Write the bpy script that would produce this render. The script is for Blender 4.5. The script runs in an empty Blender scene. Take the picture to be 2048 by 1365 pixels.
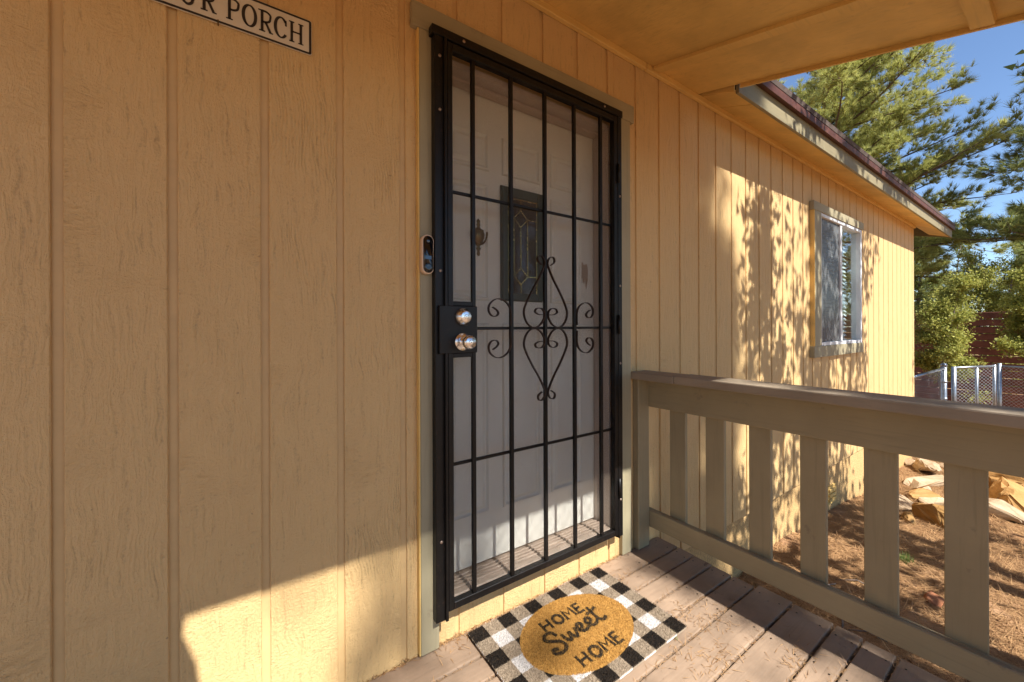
import bpy, bmesh, math, random
import numpy as np
from mathutils import Vector, Matrix
scene = bpy.context.scene
COL = scene.collection
# ------------------------------------------------------------------ camera, sky, sun, exposure
cd = bpy.data.cameras.new('camera'); camera = bpy.data.objects.new('camera', cd); COL.objects.link(camera)
cd.sensor_fit = 'HORIZONTAL'; cd.sensor_width = 36; cd.lens = 13.84; cd.shift_y = -0.01385
cd.clip_start = 0.02; cd.clip_end = 600
_r = Vector((0.82165931, -0.56996721, -0.00365479)); _u = Vector((0.00284432, -0.00231189, 0.99999328)); _f = Vector((0.56997183, 0.82166419, 0.00027841))
camera.matrix_world = Matrix(((_r.x, _u.x, -_f.x, 0.0), (_r.y, _u.y, -_f.y, -1.339), (_r.z, _u.z, -_f.z, 1.16), (0, 0, 0, 1)))
scene.camera = camera
SUN_EL, SUN_AZ = math.radians(50.0), math.radians(1.0)      # azimuth: towards -y (the yard), turned to +x
sdir = Vector((math.sin(SUN_AZ)*math.cos(SUN_EL), -math.cos(SUN_AZ)*math.cos(SUN_EL), math.sin(SUN_EL)))
world = bpy.data.worlds.new('World'); scene.world = world; world.use_nodes = True
wn = world.node_tree; wn.nodes.clear()
sky = wn.nodes.new('ShaderNodeTexSky'); sky.sky_type = 'NISHITA'; sky.sun_disc = False
sky.sun_elevation = SUN_EL; sky.sun_rotation = math.atan2(sdir.x, sdir.y)
sky.altitude = 1500; sky.air_density = 1.0; sky.dust_density = 0.0; sky.ozone_density = 3.5
bg = wn.nodes.new('ShaderNodeBackground'); bg.inputs['Strength'].default_value = 0.08
wo = wn.nodes.new('ShaderNodeOutputWorld')
wn.links.new(sky.outputs[0], bg.inputs[0]); wn.links.new(bg.outputs[0], wo.inputs[0])
sl = bpy.data.lights.new('sun', 'SUN'); sun = bpy.data.objects.new('sun', sl); COL.objects.link(sun)
sl.energy = 4.2; sl.angle = math.radians(0.53); sl.color = (1.0, 0.975, 0.94)
sun.rotation_euler = (-sdir).to_track_quat('-Z', 'Y').to_euler(); sun.location = (0, -20, 24)
vs = scene.view_settings; vs.view_transform = 'Standard'; vs.look = 'None'; vs.exposure = 1.42; vs.gamma = 1.0
vs.use_curve_mapping = False
scene.render.resolution_x = 1024; scene.render.resolution_y = 682
scene.cycles.max_bounces = 10; scene.cycles.diffuse_bounces = 6; scene.cycles.transparent_max_bounces = 24
R0 = random.Random(7)

# ------------------------------------------------------------------ node helpers and materials
class NT:
    def __init__(s, name):
        s.m = bpy.data.materials.new(name); s.m.use_nodes = True; s.t = s.m.node_tree; s.t.nodes.clear()
        s.out = s.t.nodes.new('ShaderNodeOutputMaterial')
    def n(s, typ, ins=None, **kw):
        nd = s.t.nodes.new('ShaderNode'+typ)
        for k, v in kw.items(): setattr(nd, k, v)
        for k, v in (ins or {}).items():
            i = nd.inputs[k]
            if isinstance(v, bpy.types.NodeSocket): s.t.links.new(v, i)
            else: i.default_value = v
        return nd
    def coord(s, scale=(1, 1, 1), rand=True, generated=False):
        tc = s.n('TexCoord'); v = tc.outputs['Object']
        if rand:
            oi = s.n('ObjectInfo'); mm = s.n('Math', {0: oi.outputs['Random'], 1: 37.0}, operation='MULTIPLY')
            v = s.n('VectorMath', {0: v, 1: mm.outputs[0]}, operation='ADD').outputs[0]
        return s.n('Mapping', {'Vector': v, 'Scale': scale}).outputs[0]
    def noise(s, vec, scale, detail=4, rough=.55, dist=0):
        return s.n('TexNoise', {'Vector': vec, 'Scale': scale, 'Detail': detail, 'Roughness': rough, 'Distortion': dist}).outputs['Fac']
    def ramp(s, fac, stops):
        r = s.n('ValToRGB', {'Fac': fac}); e = r.color_ramp.elements
        while len(e) < len(stops): e.new(.5)
        for el, (p, c) in zip(e, stops):
            el.position = p; el.color = (*c, 1) if len(c) == 3 else c
        return r.outputs['Color']
    def math(s, op, a, b=0.0, c=0.0):
        return s.n('Math', {0: a, 1: b, 2: c}, operation=op).outputs[0]
    def mix(s, f, a, b):
        r = s.n('MixRGB', {'Fac': f, 'Color1': a, 'Color2': b}); return r.outputs[0]
    def bump(s, h, strength, dist, normal=None):
        ins = {'Height': h, 'Strength': strength, 'Distance': dist}
        if normal: ins['Normal'] = normal
        return s.n('Bump', ins).outputs[0]
    def pbr(s, col, rough=.6, normal=None, metal=0.0, spec=.5, **kw):
        ins = {'Base Color': col, 'Roughness': rough, 'Metallic': metal, 'Specular IOR Level': spec}
        if normal: ins['Normal'] = normal
        ins.update(kw)
        b = s.n('BsdfPrincipled', ins); s.t.links.new(b.outputs[0], s.out.inputs[0]); return s.m
def c4(c): return (*c, 1)

def mat_siding(name, base, rough_amt=1.0):
    t = NT(name); v = t.coord()
    big = t.noise(v, 2.2, 3, .6)
    warp = t.n('TexNoise', {'Vector': v, 'Scale': 5.0, 'Detail': 2.0, 'Roughness': .6})
    vw = t.n('VectorMath', {0: warp.outputs['Color'], 1: (.055, .055, .055)}, operation='MULTIPLY').outputs[0]
    v2 = t.n('VectorMath', {0: v, 1: vw}, operation='ADD').outputs[0]
    g1 = t.noise(t.n('Mapping', {'Vector': v2, 'Scale': (80, 80, 4.0)}).outputs[0], 1.0, 4, .62)     # upright grain
    g2 = t.noise(t.n('Mapping', {'Vector': v2, 'Scale': (34, 34, 80), 'Rotation': (0, .25, 0)}).outputs[0], 1.0, 4, .68, 1.0)   # saw marks across
    g3 = t.noise(v2, 150.0, 3, .6)
    wv = t.n('TexWave', {'Vector': t.n('Mapping', {'Vector': v2, 'Scale': (1, 1, .22)}).outputs[0], 'Scale': 34.0, 'Distortion': 9.0, 'Detail': 2.0, 'Detail Scale': .8}, wave_type='RINGS', rings_direction='Y').outputs['Fac']
    msk = t.ramp(t.noise(v, 4.5, 2), [(.48, (0, 0, 0)), (.70, (1, 1, 1))])
    mskw = t.ramp(t.noise(v, 3.1, 2), [(.50, (0, 0, 0)), (.66, (1, 1, 1))])
    h = t.mix(msk, g1, g2)
    h = t.mix(t.math('MULTIPLY', mskw, .22), h, wv)
    h = t.math('MULTIPLY_ADD', g3, .40, h)
    nrm = t.bump(h, .95*rough_amt, .0085)
    dark = t.ramp(h, [(.42, tuple(.66*q for q in base)), (.62, base), (1.0, tuple(min(1, 1.06*q) for q in base))])  # hollows of the relief tinted darker, cavity shade put into the base colour
    col = t.mix(t.ramp(big, [(.35, (0, 0, 0)), (.7, (.28, .28, .28))]), dark, c4(tuple(q*.9 for q in base)))
    spk = t.ramp(t.noise(v, 60.0, 1), [(.80, (0, 0, 0)), (.84, (.5, .5, .5))])
    col = t.mix(spk, col, c4((.22, .13, .06)))
    return t.pbr(col, t.math('MULTIPLY_ADD', h, .15, .42), nrm, spec=.35)
def mat_paint(name, base, grain_axis=1, wear=.3, wearcol=(.2, .15, .1), bump=.35, rough=.55, var=.12):
    t = NT(name); v = t.coord()
    sc = [70, 70, 70]; sc[grain_axis] = 3.5
    g = t.noise(t.n('Mapping', {'Vector': v, 'Scale': tuple(sc)}).outputs[0], 1.0, 4, .6, .3)
    b = t.noise(v, 4.0, 4, .6); f = t.noise(v, 90.0, 2)
    col = t.ramp(b, [(.3, tuple(q*(1-var) for q in base)), (.7, tuple(min(1, q*(1+var*.5)) for q in base))])
    col = t.mix(t.ramp(g, [(.30, (.5, .5, .5)), (.48, (0, 0, 0))]), col, c4(tuple(q*.72 for q in base)))
    w = t.math('MULTIPLY', t.ramp(t.noise(v, 9.0, 6, .7), [(.64, (0, 0, 0)), (.70, (1, 1, 1))]), wear)
    col = t.mix(w, col, c4(wearcol))
    knots = t.ramp(t.n('TexVoronoi', {'Vector': v, 'Scale': 5.5}).outputs['Distance'], [(.028, (.75, .75, .75)), (.05, (0, 0, 0))])
    col = t.mix(t.math('MULTIPLY', knots, wear), col, c4(tuple(q*.35 for q in wearcol)))
    h = t.math('MULTIPLY_ADD', f, .35, g)
    return t.pbr(col, t.math('MULTIPLY_ADD', g, .2, rough-.1), t.bump(h, bump, .0022), spec=.35)
def mat_simple(name, base, rough=.5, metal=0.0, var=.15, scale=12.0, bump=.15, dist=.001, spec=.5, spots=None):
    t = NT(name); v = t.coord()
    b = t.noise(v, scale, 5, .65)
    col = t.ramp(b, [(.3, tuple(q*(1-var) for q in base)), (.7, tuple(min(1, q*(1+var)) for q in base))])
    if spots:
        col = t.mix(t.ramp(t.noise(v, scale*2.3, 4, .7), [(.60, (0, 0, 0)), (.68, (spots[1],)*3)]), col, c4(spots[0]))
    return t.pbr(col, t.math('MULTIPLY_ADD', b, .25, rough-.12), t.bump(t.noise(v, scale*9, 3), bump, dist), metal=metal, spec=spec)

M = {}
WALLC = (.625, .416, .186)
M['siding'] = mat_siding('painted_rough_sawn_siding', WALLC)
M['siding_back'] = mat_simple('siding_groove_paint', tuple(q*.95 for q in WALLC), .6, var=.08, bump=.2)
M['ceiling'] = mat_paint('painted_plywood_ceiling', (.70, .460, .150), 1, .35, (.36, .24, .10), .6, .55, .2)
M['ceiling_trim'] = mat_paint('painted_yellow_trim', (.70, .460, .150), 0, .12, (.32, .2, .09), .2)
M['olive'] = mat_paint('olive_trim_paint_upright', (.335, .285, .175), 2, .35, (.17, .13, .09), .3)
M['olive_x'] = mat_paint('olive_trim_paint_along', (.335, .285, .175), 0, .25, (.17, .13, .09), .3)
M['fascia'] = mat_paint('tan_olive_fascia_paint', (.250, .205, .115), 0, .3, (.17, .13, .08), .3)
M['rail'] = mat_paint('olive_railing_paint_long', (.310, .245, .138), 1, .45, (.16, .12, .08), .35)
M['rail_z'] = mat_paint('olive_railing_paint_upright', (.310, .245, .138), 2, .45, (.16, .12, .08), .35)
M['deck'] = mat_paint('worn_brown_deck_paint', (.300, .208, .138), 0, .95, (.15, .095, .06), .6, .62, .35)
M['cap'] = mat_paint('worn_railing_cap', (.285, .225, .155), 1, .85, (.17, .12, .085), .5, .6, .2)
M['black'] = mat_simple('black_enamelled_iron', (.006, .005, .0045), .40, .0, .3, 30, .35, .0008, .28, ((.06, .03, .018), .35))
M['rusty'] = mat_simple('rust_worn_iron_scroll', (.035, .018, .010), .5, .2, .5, 25, .4, .0008, .4, ((.11, .045, .018), .7))
M['nickel'] = mat_simple('satin_nickel', (.80, .80, .80), .24, 1.0, .06, 30, .03)
M['keyway'] = mat_simple('dark_keyway', (.05, .04, .03), .4, .8)
M['brass'] = mat_simple('aged_brass', (.16, .095, .032), .38, .9, .35, 30, .2)
M['came'] = mat_simple('polished_brass_came', (.62, .44, .16), .25, 1.0, .1, 30)
M['white_door'] = mat_simple('off_white_door_paint', (.79, .765, .665), .45, 0, .06, 5, .08, .0008, .4)
M['jamb'] = mat_paint('weathered_white_jamb', (.52, .43, .37), 2, .9, (.22, .13, .09), .35)
M['green'] = mat_simple('dark_green_frame_paint', (.030, .048, .034), .4, 0, .15, 10)
M['sill'] = mat_simple('dusty_aluminium_sill', (.46, .36, .28), .5, .25, .25, 16, .3, .0012, .4, ((.26, .15, .09), .6))
M['beige'] = mat_simple('beige_plastic', (.70, .53, .38), .38, 0, .03, 5, .02)
M['gloss_black'] = mat_simple('glossy_black_plastic', (.006, .006, .008), .10, 0, .1, 4, .0, .0002, .6)
M['lens'] = mat_simple('camera_lens_glass', (.012, .018, .03), .05, 0, .1, 4, .0, .0002, .8)
M['sign'] = mat_simple('cream_enamel', (.62, .55, .44), .42, 0, .05, 9, .05)
M['ink'] = mat_simple('dark_brown_ink', (.020, .013, .010), .5, 0, .2, 20)
M['aluminium'] = mat_simple('white_aluminium', (.72, .71, .70), .4, .1, .06, 12)
M['blind'] = mat_simple('white_blind_slat', (.74, .75, .74), .5, 0, .05, 8)
M['rust_drip'] = mat_simple('rusty_brown_drip_edge', (.105, .038, .026), .5, .2, .35, 9, .2, .001, .4, ((.20, .09, .06), .5))
M['shingle'] = mat_simple('brown_shingle', (.10, .07, .055), .9, 0, .35, 25, .8, .004)
M['interior'] = mat_simple('dim_interior', (.24, .23, .20), .9)
M['screw'] = mat_simple('screw_zinc', (.35, .26, .2), .4, .8)
M['iron_galv'] = mat_simple('galvanised_steel', (.30, .32, .34), .38, .85, .25, 18, .15)
M['red_plank'] = mat_paint('dark_red_stained_plank', (.21, .075, .048), 1, .6, (.08, .032, .022), .6, .75, .45)
M['bark'] = mat_simple('brown_pine_bark', (.150, .095, .062), .9, 0, .5, 9, 1.0, .02, .2)
M['bark_dark'] = mat_simple('dark_branch_bark', (.070, .048, .036), .9, 0, .4, 14, .8, .01, .2)
M['bark_grey'] = mat_simple('grey_juniper_bark', (.19, .145, .115), .9, 0, .4, 14, .8, .01, .2)

def mat_stucco():
    t = NT('sandy_stucco'); v = t.coord(rand=False)
    n1 = t.noise(v, 75, 3, .7); n2 = t.noise(v, 3, 4)
    col = t.mix(t.ramp(n1, [(.35, (.6, .6, .6)), (.6, (0, 0, 0))]), t.ramp(n2, [(.3, (.55, .345, .140)), (.7, (.64, .42, .18))]), c4((.20, .13, .07)))
    return t.pbr(col, .85, t.bump(n1, .8, .006), spec=.2)
M['stucco'] = mat_stucco()
def mat_leaf(name, c1, c2, trans=.35, scale=.9):
    t = NT(name); v = t.coord(rand=False)
    geo = t.n('NewGeometry'); ri = geo.outputs['Random Per Island']
    f = t.math('MULTIPLY_ADD', ri, .6, t.math('MULTIPLY', t.noise(v, scale, 3), .5))
    col = t.ramp(f, [(.22, c1), (.85, c2)])
    d = t.n('BsdfPrincipled', {'Base Color': col, 'Roughness': .55, 'Specular IOR Level': .25})
    tr = t.n('BsdfTranslucent', {'Color': col})
    mx = t.n('MixShader', {0: trans, 1: d.outputs[0], 2: tr.outputs[0]})
    t.t.links.new(mx.outputs[0], t.out.inputs[0]); return t.m
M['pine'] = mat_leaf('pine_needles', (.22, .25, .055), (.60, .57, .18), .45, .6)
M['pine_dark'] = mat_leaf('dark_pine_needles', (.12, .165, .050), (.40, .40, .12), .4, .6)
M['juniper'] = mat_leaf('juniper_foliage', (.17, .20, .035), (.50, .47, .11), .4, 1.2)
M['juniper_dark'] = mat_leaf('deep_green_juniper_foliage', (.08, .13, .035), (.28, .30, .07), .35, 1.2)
M['litter'] = mat_leaf('dry_pine_needles', (.16, .075, .03), (.50, .30, .14), .1, 3.0)
M['grass'] = mat_leaf('fresh_grass', (.09, .14, .03), (.20, .26, .07), .3, 4.0)

def mat_glass(name, tint=(.9, .95, .95), rough=0.0, op=.0, opc=(.5, .5, .5)):
    t = NT(name)
    tr = t.n('BsdfTransparent', {'Color': c4(tint)}); gl = t.n('BsdfGlossy', {'Color': (1, 1, 1, 1), 'Roughness': rough})
    lw = t.n('LayerWeight', {'Blend': .5})
    f = t.math('MULTIPLY_ADD', t.math('POWER', lw.outputs['Facing'], 5.0), .9, .045)
    mx = t.n('MixShader', {0: f, 1: tr.outputs[0], 2: gl.outputs[0]})
    if op:
        df = t.n('BsdfDiffuse', {'Color': c4(opc)}); mx = t.n('MixShader', {0: op, 1: mx.outputs[0], 2: df.outputs[0]})
    t.t.links.new(mx.outputs[0], t.out.inputs[0]); return t.m
M['glass'] = mat_glass('window_glass')
M['insect'] = mat_glass('glass_behind_insect_screen', (.6, .6, .6), .25, .5, (.20, .20, .195))
M['lead_glass'] = mat_glass('smoky_leaded_glass', (.32, .30, .27), .05, .25, (.11, .095, .085))

def mat_screen():                                       # perforated expanded-metal sheet
    t = NT('expanded_metal_screen'); tc = t.n('TexCoord'); v = tc.outputs['Object']
    sx = t.n('SeparateXYZ', {0: v}); P = .0052
    a = t.math('ABSOLUTE', t.math('SUBTRACT', t.math('FRACT', t.math('DIVIDE', t.math('ADD', sx.outputs[0], sx.outputs[2]), P)), .5))
    b = t.math('ABSOLUTE', t.math('SUBTRACT', t.math('FRACT', t.math('DIVIDE', t.math('SUBTRACT', sx.outputs[0], sx.outputs[2]), P)), .5))
    solid = t.math('GREATER_THAN', t.math('MAXIMUM', a, b), .44)
    d = t.n('BsdfPrincipled', {'Base Color': (.13, .10, .07, 1), 'Roughness': .5, 'Metallic': .2})
    tr = t.n('BsdfTransparent'); mx = t.n('MixShader', {0: solid, 1: tr.outputs[0], 2: d.outputs[0]})
    t.t.links.new(mx.outputs[0], t.out.inputs[0]); return t.m
M['screen'] = mat_screen()
def mat_chain():                                        # chain-link weave
    t = NT('chain_link_weave'); v = t.n('TexCoord').outputs['Object']; sx = t.n('SeparateXYZ', {0: v}); P = .060
    u = t.math('ADD', sx.outputs[0], sx.outputs[1])
    a = t.math('ABSOLUTE', t.math('SUBTRACT', t.math('FRACT', t.math('DIVIDE', t.math('ADD', u, sx.outputs[2]), P)), .5))
    b = t.math('ABSOLUTE', t.math('SUBTRACT', t.math('FRACT', t.math('DIVIDE', t.math('SUBTRACT', u, sx.outputs[2]), P)), .5))
    solid = t.math('GREATER_THAN', t.math('MAXIMUM', a, b), .455)
    d = t.n('BsdfPrincipled', {'Base Color': (.46, .48, .49, 1), 'Roughness': .4, 'Metallic': .6})
    tr = t.n('BsdfTransparent'); mx = t.n('MixShader', {0: solid, 1: tr.outputs[0], 2: d.outputs[0]})
    t.t.links.new(mx.outputs[0], t.out.inputs[0]); return t.m
M['chain'] = mat_chain()
def mat_mat():                                          # woven check, oval of plain coir
    t = NT('checked_coir'); v = t.n('TexCoord').outputs['Object']; sx = t.n('SeparateXYZ', {0: v})
    i = t.math('FLOOR', t.math('DIVIDE', t.math('ADD', sx.outputs[0], .352), .064)); j = t.math('FLOOR', t.math('DIVIDE', t.math('ADD', sx.outputs[1], .226), .06457))
    oi = t.math('FLOORED_MODULO', i, 2.0); oj = t.math('FLOORED_MODULO', j, 2.0)
    s = t.math('ADD', oi, oj)
    n = t.noise(v, 260.0, 2, .7)
    col = t.mix(t.math('GREATER_THAN', s, .5), c4((.016, .013, .011)), c4((.34, .265, .185)))
    col = t.mix(t.math('GREATER_THAN', s, 1.5), col, c4((.66, .62, .58)))
    ex = t.math('DIVIDE', sx.outputs[0], .243); ey = t.math('DIVIDE', sx.outputs[1], .171)
    e = t.math('ADD', t.math('POWER', t.math('ABSOLUTE', ex), 2.0), t.math('POWER', t.math('ABSOLUTE', ey), 2.0))
    e = t.math('ADD', e, t.math('MULTIPLY_ADD', n, .06, -.03))
    col = t.mix(t.math('LESS_THAN', e, 1.0), col, c4((.46, .245, .062)))
    col = t.mix(t.ramp(n, [(.34, (.5, .5, .5)), (.5, (0, 0, 0))]), col, c4((.08, .05, .025)))
    return t.pbr(col, .95, t.bump(n, .9, .004), spec=.1)
M['coir'] = mat_mat()
M['coir_ink'] = mat_simple('black_coir_print', (.022, .018, .014), .95, 0, .5, 200, .8, .003, .1)
M['coir_edge'] = mat_simple('brown_coir_edge', (.16, .095, .05), .95, 0, .5, 200, .8, .003, .1)

def mat_ground():
    t = NT('dirt_with_needles'); v = t.coord(rand=False)
    b = t.noise(v, .9, 6, .65); m = t.noise(v, 5.0, 5, .7); f = t.noise(v, 42.0, 4, .7)
    st = t.noise(t.n('Mapping', {'Vector': v, 'Scale': (60, 14, 30), 'Rotation': (0, 0, .6)}).outputs[0], 1.0, 3, .7, 1.2)
    dirt = t.ramp(m, [(.3, (.36, .20, .105)), (.7, (.52, .33, .185))])
    duff = t.ramp(st, [(.35, (.105, .055, .028)), (.55, (.24, .125, .055)), (.72, (.36, .21, .10))])
    col = t.mix(t.ramp(b, [(.40, (.15, .15, .15)), (.58, (.95, .95, .95))]), dirt, duff)
    h = t.math('MULTIPLY_ADD', f, .5, m)
    return t.pbr(col, .95, t.bump(h, .8, .03), spec=.1)
M['ground'] = mat_ground()
def mat_rock(name, a, b):
    t = NT(name); v = t.coord(); n = t.noise(v, 5, 6, .7); st = t.noise(t.n('Mapping', {'Vector': v, 'Scale': (3, 3, 26)}).outputs[0], 1, 4, .6)
    col = t.mix(t.ramp(st, [(.4, (0, 0, 0)), (.65, (.55, .55, .55))]), t.ramp(n, [(.3, a), (.7, b)]), c4(tuple(q*.6 for q in a)))
    return t.pbr(col, .9, t.bump(t.math('MULTIPLY_ADD', st, .5, n), .7, .02), spec=.15)
M['rock_pale'] = mat_rock('pale_sandstone', (.36, .25, .145), (.50, .385, .26))
M['rock_gold'] = mat_rock('golden_sandstone', (.31, .165, .05), (.47, .275, .11))
M['rock_red'] = mat_rock('red_sandstone', (.30, .11, .05), (.45, .20, .10))

# ------------------------------------------------------------------ object helpers
def link(name, me, mat, parent=None, loc=(0, 0, 0)):
    o = bpy.data.objects.new(name, me); COL.objects.link(o)
    if mat: me.materials.append(M[mat] if isinstance(mat, str) else mat)
    o.location = loc
    if parent: o.parent = parent
    return o
def tag(o, label=None, cat=None, group=None, kind=None):
    for k, v in (('label', label), ('category', cat), ('group', group), ('kind', kind)):
        if v: o[k] = v
    return o
def thing(name, label, cat, loc=(0, 0, 0), group=None):
    o = bpy.data.objects.new(name, None); COL.objects.link(o); o.location = loc; o.empty_display_size = .1
    return tag(o, label, cat, group)
def wloc(o):
    v = Vector((0, 0, 0))
    while o: v += o.location; o = o.parent
    return v
def bm_box(bm, x0, x1, y0, y1, z0, z1):
    r = bmesh.ops.create_cube(bm, size=1)
    for v in r['verts']:
        v.co = Vector(((x0+x1)/2+v.co.x*(x1-x0), (y0+y1)/2+v.co.y*(y1-y0), (z0+z1)/2+v.co.z*(z1-z0)))
    return r['verts']
def finish(bm, name, mat, parent=None, loc=(0, 0, 0), smooth=False):
    bmesh.ops.recalc_face_normals(bm, faces=bm.faces)
    me = bpy.data.meshes.new(name); bm.to_mesh(me); bm.free()
    if smooth:
        for p in me.polygons: p.use_smooth = True
    return link(name, me, mat, parent, loc)
def box(name, x0, x1, y0, y1, z0, z1, mat, parent=None, bevel=.0015, seg=1):
    """one bevelled board, given in world coordinates; its origin is its own centre"""
    c = Vector(((x0+x1)/2, (y0+y1)/2, (z0+z1)/2)); bm = bmesh.new()
    bm_box(bm, x0-c.x, x1-c.x, y0-c.y, y1-c.y, z0-c.z, z1-c.z)
    b = min(bevel, .3*min(x1-x0, y1-y0, z1-z0))
    if b > 0: bmesh.ops.bevel(bm, geom=list(bm.edges), offset=b, segments=seg, affect='EDGES', profile=.6)
    return finish(bm, name, mat, parent, c-(wloc(parent) if parent else Vector()))
def quadmesh(name, V, F, mat, parent=None, loc=(0, 0, 0), smooth=False):
    me = bpy.data.meshes.new(name); me.from_pydata([tuple(v) for v in V], [], [tuple(f) for f in F]); me.update()
    if smooth:
        for p in me.polygons: p.use_smooth = True
    return link(name, me, mat, parent, loc)
def prism(name, pts, axis, a, b, mat, parent=None, bevel=.0):
    """extrude a polygon given in the two other axes from a to b along axis (world coordinates)"""
    bm = bmesh.new(); n = len(pts)
    def P(p, t):
        return {'x': (t, p[0], p[1]), 'y': (p[0], t, p[1]), 'z': (p[0], p[1], t)}[axis]
    A = [bm.verts.new(P(p, a)) for p in pts]; B = [bm.verts.new(P(p, b)) for p in pts]
    bm.faces.new(A); bm.faces.new(B[::-1])
    for i in range(n): bm.faces.new((A[i], B[i], B[(i+1) % n], A[(i+1) % n]))
    if bevel: bmesh.ops.bevel(bm, geom=list(bm.edges), offset=bevel, segments=1, affect='EDGES')
    o = finish(bm, name, mat, parent, -(wloc(parent) if parent else Vector()))
    return o
def lathe(name, prof, mat, parent, centre, axis=(0, -1, 0), n=28):
    """revolve (radius, offset along axis)"""
    q = Vector((0, 0, 1)).rotation_difference(Vector(axis)); V = []; F = []
    for r, h in prof:
        for k in range(n):
            a = 2*math.pi*k/n; V.append(q @ Vector((r*math.cos(a), r*math.sin(a), h)))
    for i in range(len(prof)-1):
        for k in range(n): F.append((i*n+k, i*n+(k+1) % n, (i+1)*n+(k+1) % n, (i+1)*n+k))
    F.append(tuple(range((len(prof)-1)*n, len(prof)*n))); F.append(tuple(range(n))[::-1])
    return quadmesh(name, V, F, mat, parent, Vector(centre)-wloc(parent), True)
def catmull(pts, k=5, closed=False):
    P = [Vector(p) for p in pts]; out = []; n = len(P)
    for i in range(n-1):
        p0, p1, p2, p3 = P[max(i-1, 0)], P[i], P[i+1], P[min(i+2, n-1)]
        for s in range(k):
            t = s/k; out.append(.5*((2*p1)+(p2-p0)*t+(2*p0-5*p1+4*p2-p3)*t*t+(3*p1-p0-3*p2+p3)*t**3))
    return out+[P[-1]]
def ribbon(V, F, path, wid, d0, d1, put):
    """sweep a rectangular section (wid in plane, d0..d1 out of plane) along a plane path; put(u,v,d)->xyz"""
    b = len(V); n = len(path)
    for i, p in enumerate(path):
        t = (path[min(i+1, n-1)]-path[max(i-1, 0)]); t = t.normalized() if t.length > 1e-9 else Vector((1, 0))
        w = wid(i/(n-1)) if callable(wid) else wid
        nn = Vector((-t.y, t.x))*w/2
        for q, d in ((p+nn, d0), (p-nn, d0), (p-nn, d1), (p+nn, d1)): V.append(put(q.x, q.y, d))
    for i in range(n-1):
        for k in range(4): F.append((b+i*4+k, b+i*4+(k+1) % 4, b+i*4+4+(k+1) % 4, b+i*4+4+k))
    F.append((b, b+1, b+2, b+3)); F.append((b+4*n-1, b+4*n-2, b+4*n-3, b+4*n-4))
def tube(V, F, pts, rad, n=8):
    b = len(V); m = len(pts)
    for i, p in enumerate(pts):
        t = (Vector(pts[min(i+1, m-1)])-Vector(pts[max(i-1, 0)])).normalized()
        u = t.cross(Vector((0, 0, 1)) if abs(t.z) < .9 else Vector((1, 0, 0))).normalized(); w = t.cross(u)
        r = rad[i] if isinstance(rad, (list, tuple)) else rad
        for k in range(n):
            a = 2*math.pi*k/n; V.append(Vector(p)+u*math.cos(a)*r+w*math.sin(a)*r)
    for i in range(m-1):
        for k in range(n): F.append((b+i*n+k, b+i*n+(k+1) % n, b+(i+1)*n+(k+1) % n, b+(i+1)*n+k))
    F.append(tuple(range(b, b+n))[::-1]); F.append(tuple(range(b+(m-1)*n, b+m*n)))

# ------------------------------------------------------------------ ground
def gz(x, y):
    z = float(np.interp(x, (-6, 3.4, 8.0, 14.5, 30, 60), (-.50, -.565, -.77, -.90, -.75, -.4)))
    z += .02*math.sin(x*1.9+y*1.3)+.015*math.sin(x*4.1-y*3.3)
    return z-.012*min(max(-y, 0), 12)
def make_ground():
    def axis(a, b, fine0, fine1, st):
        L = list(np.arange(fine0, fine1, st)); s = st
        lo = fine0; hi = L[-1]
        while lo > a: s *= 1.35; lo -= s; L.insert(0, lo)
        s = st
        while hi < b: s *= 1.35; hi += s; L.append(hi)
        return L
    X = axis(-300, 300, -2, 14, .12); Y = axis(-300, 300, -4, 3, .12)
    rr = random.Random(3)
    V = [(x, y, gz(x, y)+(rr.gauss(0, .008) if abs(x-6) < 9 and abs(y) < 5 else 0)) for y in Y for x in X]
    n = len(X); F = [(j*n+i, j*n+i+1, (j+1)*n+i+1, (j+1)*n+i) for j in range(len(Y)-1) for i in range(n-1)]
    tag(quadmesh('ground', V, F, 'ground', smooth=True), kind='structure')
make_ground()

# ------------------------------------------------------------------ house
house = thing('house', 'tan house with upright grooved siding, olive trim and sloping porch roof', 'house', (0, 0, 0))
XL, XR = -4.42, 7.88
wall = box('wall', XL, XR, .010, .13, -.17, 2.60, 'siding_back', house, 0)
# cut the door and window openings out of the wall sheet
def wall_sheet():
    xs = [XL, .57, 1.50, 4.25, 5.40, XR]; zs = [-.17, .15, .98, 2.13, 2.17, 2.66]
    hole = lambda i, j: (i == 1 and 1 <= j <= 2) or (i == 3 and 2 <= j <= 3)
    bm = bmesh.new()
    for i in range(5):
        for j in range(5):
            if not hole(i, j): bm_box(bm, xs[i], xs[i+1], .0075, .13, zs[j], zs[j+1])
    bmesh.ops.remove_doubles(bm, verts=bm.verts, dist=1e-5)
    seen = {}
    for f in bm.faces: seen.setdefault(frozenset(f.verts), []).append(f)
    dead = [f for fs in seen.values() if len(fs) > 1 for f in fs]
    bmesh.ops.delete(bm, geom=dead, context='FACES')
    me = bpy.data.meshes.new('wall'); bmesh.ops.recalc_face_normals(bm, faces=bm.faces); bm.to_mesh(me); bm.free()
    return me
old = wall.data; wall.data = wall_sheet(); wall.location = (0, 0, 0); wall.data.materials.append(M['siding_back'])
bpy.data.meshes.remove(old)
GW = .0205
grooves = [-.354+.2032*k for k in range(-20, 5)]+[.662, .865, 1.081, 1.290, 1.496, 1.714, 1.919, 2.118]+[2.321+.2015*k for k in range(0, 28)]
grooves = [g for g in grooves if g < XR-.05]
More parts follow.
